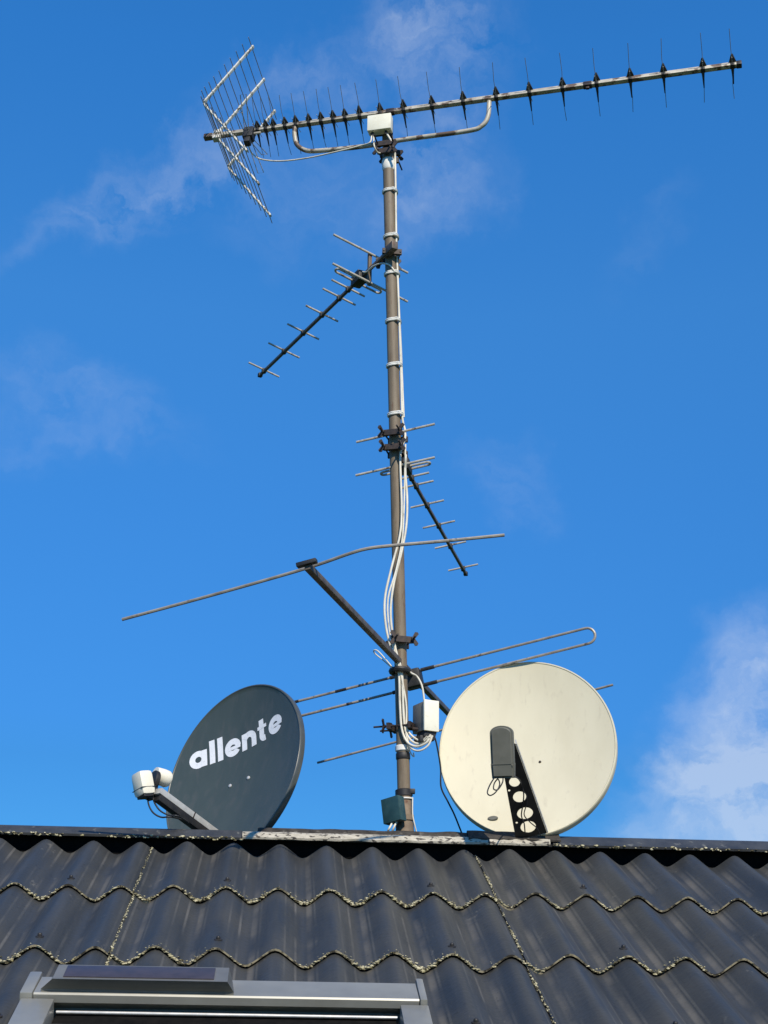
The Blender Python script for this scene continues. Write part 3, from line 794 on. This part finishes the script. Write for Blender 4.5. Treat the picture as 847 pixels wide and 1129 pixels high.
# small bracket on ridge behind it
# white plain dish
wc_ = P(581, 822.5, MY - .02)
yw, el = rad(13), rad(16.5)
wn = V((-math.sin(yw) * math.cos(el), -math.cos(yw) * math.cos(el), math.sin(el)))
wx = UP.cross(wn).normalized(); wy = wn.cross(wx)
rl2 = rad(4); wx2 = wx * math.cos(rl2) + wy * math.sin(rl2); wy2 = wn.cross(wx2)
wd, wref, wsurf, wax, wbx, wnn = dish('plain cream satellite dish with a black perforated arm, right of the mast', wc_, wx2 * .356, wy2 * .393, 'whitedish', 'whitedish', .052, .030, 'iron')
q = PN(595.5, 840, wc_ - wn * .05, wn)
b = MB(); b.lathe(wsurf((q - wc_).dot(wax), (q - wc_).dot(wbx)), (wax, wbx, wnn), [(.006, 0), (.005, .003), (.002, .005)], 10); b.build('bolt', 'iron', wref)
q = PN(544.5, 905, wc_ - wn * .03, wn); qs = wsurf((q - wc_).dot(wax), (q - wc_).dot(wbx))
b = MB(); b.lathe(qs + wnn * .003, (wax, wbx * .42, wnn), [(.021, 0), (.021, .004), (.019, .006)], 16); b.build('drain_plug', 'lnbgrey', wref)
# perforated arm: flat plate with four holes, folded flange on its right edge
bA = PN(586, 922, wc_ + wn * .03, wn); tA = PN(558.5, 822, wc_ + wn * .40, wn)
pd = (tA - bA); PL = pd.length; pd.normalize()
px_ = (LX - pd * LX.dot(pd)).normalized(); pnm = px_.cross(pd)
cu = bpy.data.curves.new('arm_plate', 'CURVE'); cu.dimensions = '2D'; cu.fill_mode = 'BOTH'; cu.extrude = .0015
def addpoly(pts):
    s = cu.splines.new('POLY'); s.points.add(len(pts) - 1)
    for i, p in enumerate(pts): s.points[i].co = (p[0], p[1], 0, 1)
    s.use_cyclic_u = True
hw0, hw1 = .062, .030
addpoly([(-hw0, 0), (hw0, 0), (hw1 + .004, PL), (-hw1, PL)])
def mid_at(px, py):
    q = PN(px, py, bA, pnm) - bA; return q.dot(px_), q.dot(pd)
for (hx_, hy_, hr, hv) in ((582.5, 911.5, .030, .027), (579, 896.5, .031, .027), (573, 878.5, .0255, .025), (567.5, 862, .021, .022)):
    cx_, cy_ = mid_at(hx_, hy_); addpoly([(cx_ + hr * math.cos(2 * math.pi * k / 28), cy_ + hv * math.sin(2 * math.pi * k / 28)) for k in range(28)])
for (hx_, hy_) in ((561.5, 871.5), (569.8, 907)):
    cx_, cy_ = mid_at(hx_, hy_); addpoly([(cx_ + .0045 * math.cos(2 * math.pi * k / 10), cy_ + .005 * math.sin(2 * math.pi * k / 10)) for k in range(10)])
tmp = bpy.data.objects.new('tmp_curve', cu); COL.objects.link(tmp)
dg = bpy.context.evaluated_depsgraph_get(); me = bpy.data.meshes.new_from_object(tmp.evaluated_get(dg))
bpy.data.objects.remove(tmp); 
pm_ = MB(); mt = Matrix((px_, pd, pnm)).transposed().to_4x4(); mt.translation = bA
bm = bmesh.new(); bm.from_mesh(me); pm_.add_bm(bm, mt); bpy.data.meshes.remove(me)
arm2 = pm_.build('feed_arm', 'armblack', wd, smooth=0)
fl = MB(); e0_, e1_ = bA + px_ * (hw0 + .003), tA + px_ * (hw1 + .007)
fdv = (e1_ - e0_).normalized(); fsd = fdv.cross(pnm).normalized()
fl.box((e0_ + e1_) / 2 - pnm * .014, (fdv, fsd, pnm), (PL / 2, .0022, .016), .0005); fl.build('arm_flange', 'steel', arm2, smooth=0)
# receiver under its rounded grey cover
lw = PN(555, 829, tA, wn)
lup = (UP * .95 + wn * .22).normalized(); lsd = lup.cross(wn).normalized() * -1; lnm = lsd.cross(lup)
if lsd.dot(LX) < 0: lsd = -lsd
lnm = lsd.cross(lup); lnm = lnm if lnm.y < 0 else -lnm
hw, hh = .0445, .098
pts = [(-hw * .93, -hh), (hw * .93, -hh), (hw, -hh * .45), (hw * .97, -hh * .44), (hw * .97, hh * .72)]
pts += [(hw * .97 * math.cos(rad(a)), hh * .72 + hh * .28 * math.sin(rad(a))) for a in range(15, 180, 15)] + [(-hw * .97, hh * .72), (-hw * .97, -hh * .44), (-hw, -hh * .45)]
bm = bmesh.new(); vs = [bm.verts.new((a, b_, 0)) for a, b_ in pts]; f = bm.faces.new(vs)
ex = bmesh.ops.extrude_face_region(bm, geom=[f]); 
for v in ex['geom']:
    if isinstance(v, bmesh.types.BMVert): v.co.z += .05
bmesh.ops.recalc_face_normals(bm, faces=bm.faces)
bmesh.ops.bevel(bm, geom=[e for e in bm.edges if e.verts[0].co.z > .04 and e.verts[1].co.z > .04], offset=.009, segments=3, affect='EDGES')
mt = Matrix((lsd, lup, lnm)).transposed().to_4x4(); mt.translation = lw - lnm * .01 - lsd * .001
cv = MB(); cv.add_bm(bm, mt)
cv.box(lw + lnm * .0405 - lup * .045, (lsd, lup, lnm), (hw * .96, .0015, .0015), 0)
cover = cv.build('receiver_cover', 'lnbgrey', wd, smooth=35)
b = MB(); b.tube([lw - lnm * .012, lw - lnm * .07], .026, 18); b.build('feed_horn', 'black', cover)

# ------------------------------------------------------------------ cables
def cable(label, pts, r=.0034, mat='cable', n=8, name='coax_cable', group='cables on the mast'):
    b = MB(); sp_ = spline(pts, n); c0 = sp_[0].copy()
    b.tube(sp_, r, 8); o = b.build(name, mat, loc=c0, smooth=60)
    return tag(o, label, 'cable', group)
def mc(px, py, off=.008): return P(px, py, MY - MR - off)
def side(px, py, f=.45): return P(px, py, MY - MR * f)
# mast head feeder, all the way down
feed = [jc - UP * .05 + bd * .03, P(434, 160, MY - .05), side(435.5, 170), side(436.2, 200), side(437, 262), side(438.5, 303), side(440.4, 355), side(442, 404), side(443.6, 458), side(446.5, 474), mc(446.5, 484), mc(442, 497), mc(441.5, 515),
        mc(443, 560, .012), mc(441, 590, .02), mc(432, 625, .025), mc(424.5, 660, .03), mc(425.5, 690, .025), mc(432, 718, .018), mc(439.5, 740, .012), mc(441, 775, .012), mc(443, 803, .014), mc(449, 818, .02), P(459, 823, MY - .06), P(470, 819, MY - .08), P(475, 810, MY - .08)]
cable('longest white feeder running from the mast head box down to the amplifier', feed, .0052)
cable('white feeder from the right yagi joining the bundle', [yr_box + UP * .01, P(447.5, 502, MY - .035), mc(447, 520), mc(449, 550, .01), mc(448, 580, .016), mc(442.5, 610, .02), mc(435, 640, .025), mc(431, 668, .026), mc(432, 693, .022), mc(437, 719, .016), mc(443, 741, .011), mc(444.5, 775, .011), mc(446.5, 802, .013), mc(452, 815, .02), P(462, 820, MY - .065), P(474, 812, MY - .085)], .0052)
cable('white feeder lying innermost in the sagging bundle', [mc(447.2, 490), mc(446.5, 520, .012), mc(445.5, 560, .018), mc(443.5, 595, .024), mc(437, 628, .03), mc(428, 660, .034), mc(429, 692, .03), mc(435, 719, .022), mc(441.5, 741, .016), mc(447.8, 775, .010), mc(448.5, 800, .012), mc(453, 810, .02), P(464, 817, MY - .07), P(471, 812, MY - .085)], .0041)
cable('white cable arching from the left yagi box to the mast', [yl_box + UP * .045, P(404, 300, MY + .12), P(411, 294, MY + .06), P(420, 290.5, MY), P(429, 292, MY - .03), P(435, 299, MY - .033), side(438.2, 308), side(440.2, 340), side(442.2, 380, .3), side(444, 425, .3), side(445.5, 460, .3)], .0038)
cable('white cable sagging below the long boom from its dipole box', [db - UP * .066, P(278, 169, MY + .26), P(288, 175.5, MY + .22), P(310, 177.5, MY + .16), P(340, 174, MY + .1), P(370, 167.5, MY + .02), P(398, 160.5, MY - .03), P(408, 157, MY - .06), jc - UP * .055 - bd * .04], .0038)
cable('white cable hooked below the mast head box', [jc - UP * .052 - bd * .030, P(412.5, 160, MY - .08), P(416, 167.5, MY - .06), P(421, 169, MY - .03)], .0038)
cable('thin cable looped out to the left of the bundle tie', [mc(437, 741, .008), P(427, 729, MY - .02), P(417, 718, MY - .01), P(412.5, 717, MY - .0), P(414, 721, MY + .02), P(424, 729, MY + .02), P(436, 740, MY)], .0028)
cable('white cable curving from the folded rod box down to the amplifier', [cD + V((-.02, -.03, .03)), P(453, 741.5, MY - .03), P(460, 746, MY - .035), P(465.5, 757, MY - .035), P(468, 774, MY - .03), ac + UP * .05], .0041)
cable('pale cable dropping from amplifier along the cream dish to the ridge', [ac - UP * .07 + af[0] * .025, P(479, 812, MY - .05), P(483, 828, MY - .03), P(486, 848, MY - .01), P(486.5, 868, MY), P(494, 884, MY + .02), P(501, 898, MY + .04), P(509, 918, MY + .06)], .0034, 'bcable')
cable('white cable looped lowest below the amplifier', [mc(446, 800, .010), mc(450, 818, .02), P(455, 826, MY - .05), P(463, 827.5, MY - .07), P(472, 822, MY - .08), P(477, 811, MY - .08)], .0041)
cable('short white cable end hooked beside the mast tape', [P(450, 824, MY - .02), P(454, 832, MY - .02), P(456.5, 834, MY - .02), P(456, 830, MY - .02)], .0026)
for k, (q0, q1, lab) in enumerate((((433, 906), (427.5, 917), 'short white cable leaving the teal box, nearest to the dark dish'), ((438.5, 903), (432.5, 917), 'short white cable leaving the teal box, nearest to the mast'))):
    cable(lab, [P(q0[0], q0[1] - 4, MY - .05), P(q0[0], q0[1], MY - .055), P((q0[0] + q1[0]) / 2 - .5, (q0[1] + q1[1]) / 2 + 1, MY - .07), P(q1[0], q1[1], MY - .06), P(q1[0] - 2, q1[1] + 8, MY - .03)], .0042)
cable('thin pale cable beside the foot of the mast, running to the ridge', [mast_at(880) + V((.034, -.02, 0)), P(455, 897, MY - .02), P(457, 908, MY - .02), P(459.5, 918, MY - .01)], .0028)
bt = MB(); tw = mast_at(741) + V((-.004, -.012, 0))
pts = [tw + V((math.cos(2 * math.pi * k / 24) * (MR + .010), math.sin(2 * math.pi * k / 24) * (MR + .018), 0)) for k in range(24)]
bt.tube(pts, .012, 8, closed=True); o = bt.build('cable_strap', 'black', loc=tw); tag(o, 'black strap tying the white cable bundle to the mast', 'cable strap')
# dark dish cables
for k, (pts, lab) in enumerate((
    ([(163, 877), (164, 887), (169, 896), (178, 901), (190, 901)], 'outer black cable sagging below the twin receiver heads'),
    ([(168, 877), (171, 886), (177, 894), (187, 899), (197, 900)], 'inner black cable sagging below the twin receiver heads'))):
    w3 = []
    for (a, b_) in pts: w3.append(PN(a, b_, aP1 - dn * (.002 * (a - 164)), dn))
    e = aP0.lerp(aP1, .42) - au * (.028 + .006 * k) - aw * .004
    e2 = aP0.lerp(aP1, .02) - au * (.040 + .006 * k) - aw * .004
    cable(lab, w3 + [e, (e + e2) / 2 - au * .006, e2], .0034, 'bcable', group='cables on the dishes')
# cream dish receiver loops
def wl(px, py, o=0): return PN(px, py, lw - lnm * (.02 + o), wn)
cable('thin black cable loops hanging below the grey receiver cover', [wl(546, 856), wl(540, 866, .004), wl(537.5, 874, .006), wl(541, 877, .0), wl(547, 873, -.004), wl(551, 865), wl(549, 859, .01), wl(545, 864, .014), wl(544.5, 870, .01), wl(549, 870.5, .004), wl(554, 863), wl(555, 856)], .0026, 'bcable', group='cables on the dishes')
def wa(px, py, o=.008): return PN(px, py, bA + pnm * o, pnm)
cable('thin black cable threaded through the perforated arm', [wl(567, 856), wl(572, 859, .02), wa(575.5, 866), wa(577.5, 876), wa(576.5, 888, .004), wa(575, 899, .006), wa(578, 908), wa(579, 918)], .0026, 'bcable', group='cables on the dishes')
cable('second thin pale cable threaded through the perforated arm', [wa(577, 872, .01), wa(581, 877), wa(581, 886), wa(578, 898, .004), wa(584, 906), wa(592, 913), wa(596, 921)], .0022, 'bcable', group='cables on the dishes')

# ------------------------------------------------------------------ light
SUN_EL, SUN_AZ = rad(40.5), rad(18)                  # azimuth to the right of straight behind the lens
sd = V((math.sin(SUN_AZ) * math.cos(SUN_EL), -math.cos(SUN_AZ) * math.cos(SUN_EL), math.sin(SUN_EL)))
sl = bpy.data.lights.new('sun', 'SUN'); sl.energy = 4.8; sl.angle = rad(.5); sl.color = (1, .91, .76)
so = bpy.data.objects.new('sun', sl); COL.objects.link(so)
so.rotation_euler = (-sd).to_track_quat('-Z', 'Y').to_euler(); so.location = (3, -4, 9)

wld = bpy.data.worlds.new('World'); sc.world = wld; wld.use_nodes = True
nt = wld.node_tree; N = nt.nodes; L = nt.links
bg = N['Background']
sky = N.new('ShaderNodeTexSky'); sky.sky_type = 'NISHITA'; sky.sun_disc = False
sky.sun_elevation = SUN_EL; sky.sun_rotation = math.atan2(sd.x, sd.y)
sky.altitude = 0; sky.air_density = 1.0; sky.dust_density = .0; sky.ozone_density = 3.0
hs_ = N.new('ShaderNodeHueSaturation'); hs_.inputs['Saturation'].default_value = 1.0
L.new(sky.outputs[0], hs_.inputs['Color'])
tc = N.new('ShaderNodeTexCoord'); sep = N.new('ShaderNodeSeparateXYZ'); L.new(tc.outputs['Generated'], sep.inputs[0])
def math_(op, a, b=None, c=None):
    n = N.new('ShaderNodeMath'); n.operation = op
    for i, v in enumerate((a, b, c)):
        if v is None: continue
        if isinstance(v, (int, float)): n.inputs[i].default_value = v
        else: L.new(v, n.inputs[i])
    return n.outputs[0]
azn = math_('ARCTAN2', sep.outputs[0], sep.outputs[1]); eln = math_('ARCSINE', sep.outputs[2])
# cloud field: noise on bearing and height, warped
cv_ = N.new('ShaderNodeCombineXYZ'); L.new(azn, cv_.inputs[0]); L.new(eln, cv_.inputs[1])
wn1 = N.new('ShaderNodeTexNoise'); wn1.inputs['Scale'].default_value = 14; wn1.inputs['Detail'].default_value = 7; wn1.inputs['Roughness'].default_value = .6
L.new(cv_.outputs[0], wn1.inputs['Vector'])
wsub = N.new('ShaderNodeVectorMath'); wsub.operation = 'SUBTRACT'; L.new(wn1.outputs['Color'], wsub.inputs[0]); wsub.inputs[1].default_value = (.5, .5, .5)
wsc = N.new('ShaderNodeVectorMath'); wsc.operation = 'SCALE'; L.new(wsub.outputs[0], wsc.inputs[0]); wsc.inputs['Scale'].default_value = .11
wad = N.new('ShaderNodeVectorMath'); wad.operation = 'ADD'; L.new(cv_.outputs[0], wad.inputs[0]); L.new(wsc.outputs[0], wad.inputs[1])
fb = N.new('ShaderNodeTexNoise'); fb.inputs['Scale'].default_value = 11; fb.inputs['Detail'].default_value = 10; fb.inputs['Roughness'].default_value = .58
mpn = N.new('ShaderNodeMapping'); mpn.inputs['Rotation'].default_value = (0, 0, rad(-28)); mpn.inputs['Scale'].default_value = (1, 2.3, 1)
L.new(wad.outputs[0], mpn.inputs[0]); L.new(mpn.outputs[0], fb.inputs['Vector'])
def azel(px, py):
    d = ray(px, py).normalized(); return math.atan2(d.x, d.y), math.asin(d.z)
def cloud(px, py, rx, ry, rot, amt, lo=.35, hi=.7):
    a, e = azel(px, py)
    s = N.new('ShaderNodeVectorMath'); s.operation = 'SUBTRACT'; L.new(wad.outputs[0], s.inputs[0]); s.inputs[1].default_value = (a, e, 0)
    m = N.new('ShaderNodeMapping'); m.vector_type = 'TEXTURE'; m.inputs['Rotation'].default_value = (0, 0, rad(rot)); m.inputs['Scale'].default_value = (rx / FPX, ry / FPX, 1)
    L.new(s.outputs[0], m.inputs[0])
    ln = N.new('ShaderNodeVectorMath'); ln.operation = 'LENGTH'; L.new(m.outputs[0], ln.inputs[0])
    mr = N.new('ShaderNodeMapRange'); mr.interpolation_type = 'SMOOTHSTEP'
    mr.inputs[1].default_value = 1.0; mr.inputs[2].default_value = .0; L.new(ln.outputs['Value'], mr.inputs[0])
    fr = N.new('ShaderNodeMapRange'); fr.inputs[1].default_value = lo; fr.inputs[2].default_value = hi; L.new(fb.outputs['Fac'], fr.inputs[0])
    return math_('MULTIPLY', math_('MULTIPLY', mr.outputs[0], fr.outputs[0]), amt)
parts = [cloud(870, 835, 205, 185, 40, .72, .25, .60), cloud(800, 905, 195, 75, 8, .40, .15, .62), cloud(760, 870, 110, 60, 40, .2, .2, .6),
         cloud(480, 30, 150, 110, -30, .38), cloud(350, 90, 190, 60, 20, .2), cloud(480, 190, 130, 110, 40, .26),
         cloud(150, 215, 220, 60, 22, .32), cloud(100, 450, 180, 60, -12, .15), cloud(20, 480, 120, 90, 0, .08),
         cloud(570, 540, 70, 60, -30, .14), cloud(715, 265, 110, 40, 40, .045), cloud(330, 210, 160, 110, 0, .12)]
acc = parts[0]
for p in parts[1:]: acc = math_('ADD', acc, p)
acc = math_('MINIMUM', acc, .5)
mx = N.new('ShaderNodeMix'); mx.data_type = 'RGBA'; L.new(acc, mx.inputs[0])
elr = N.new('ShaderNodeMapRange'); elr.inputs[1].default_value = 0; elr.inputs[2].default_value = rad(45); L.new(eln, elr.inputs[0])
ramp = N.new('ShaderNodeValToRGB'); els = ramp.color_ramp.elements
for i, (p_, c_) in enumerate(((0., (.11, .34, .58)), (.25, (.137, .435, .73)), (.284, (.154, .477, .81)), (.469, (.21, .655, 1.05)), (.633, (.275, .83, 1.25)), (.849, (.24, .915, 1.45)))):
    e_ = els[i] if i < 2 else els.new(p_)
    e_.position = p_; e_.color = (c_[0] / 1.6, c_[1] / 1.6, c_[2] / 1.6, 1)
L.new(elr.outputs[0], ramp.inputs[0])
vm = N.new('ShaderNodeVectorMath'); vm.operation = 'MULTIPLY'; L.new(hs_.outputs[0], vm.inputs[0]); L.new(ramp.outputs[0], vm.inputs[1])
vs2 = N.new('ShaderNodeVectorMath'); vs2.operation = 'SCALE'; vs2.inputs['Scale'].default_value = 1.6; L.new(vm.outputs[0], vs2.inputs[0])
L.new(vs2.outputs[0], mx.inputs[6])
mx.inputs[7].default_value = (4.9, 5.4, 6.1, 1)
L.new(mx.outputs[2], bg.inputs['Color']); bg.inputs['Strength'].default_value = .15

sc.render.engine = 'CYCLES'
vs_ = sc.view_settings; vs_.view_transform = 'Standard'; vs_.look = 'None'; vs_.gamma = 1; vs_.exposure = 0; vs_.use_curve_mapping = False
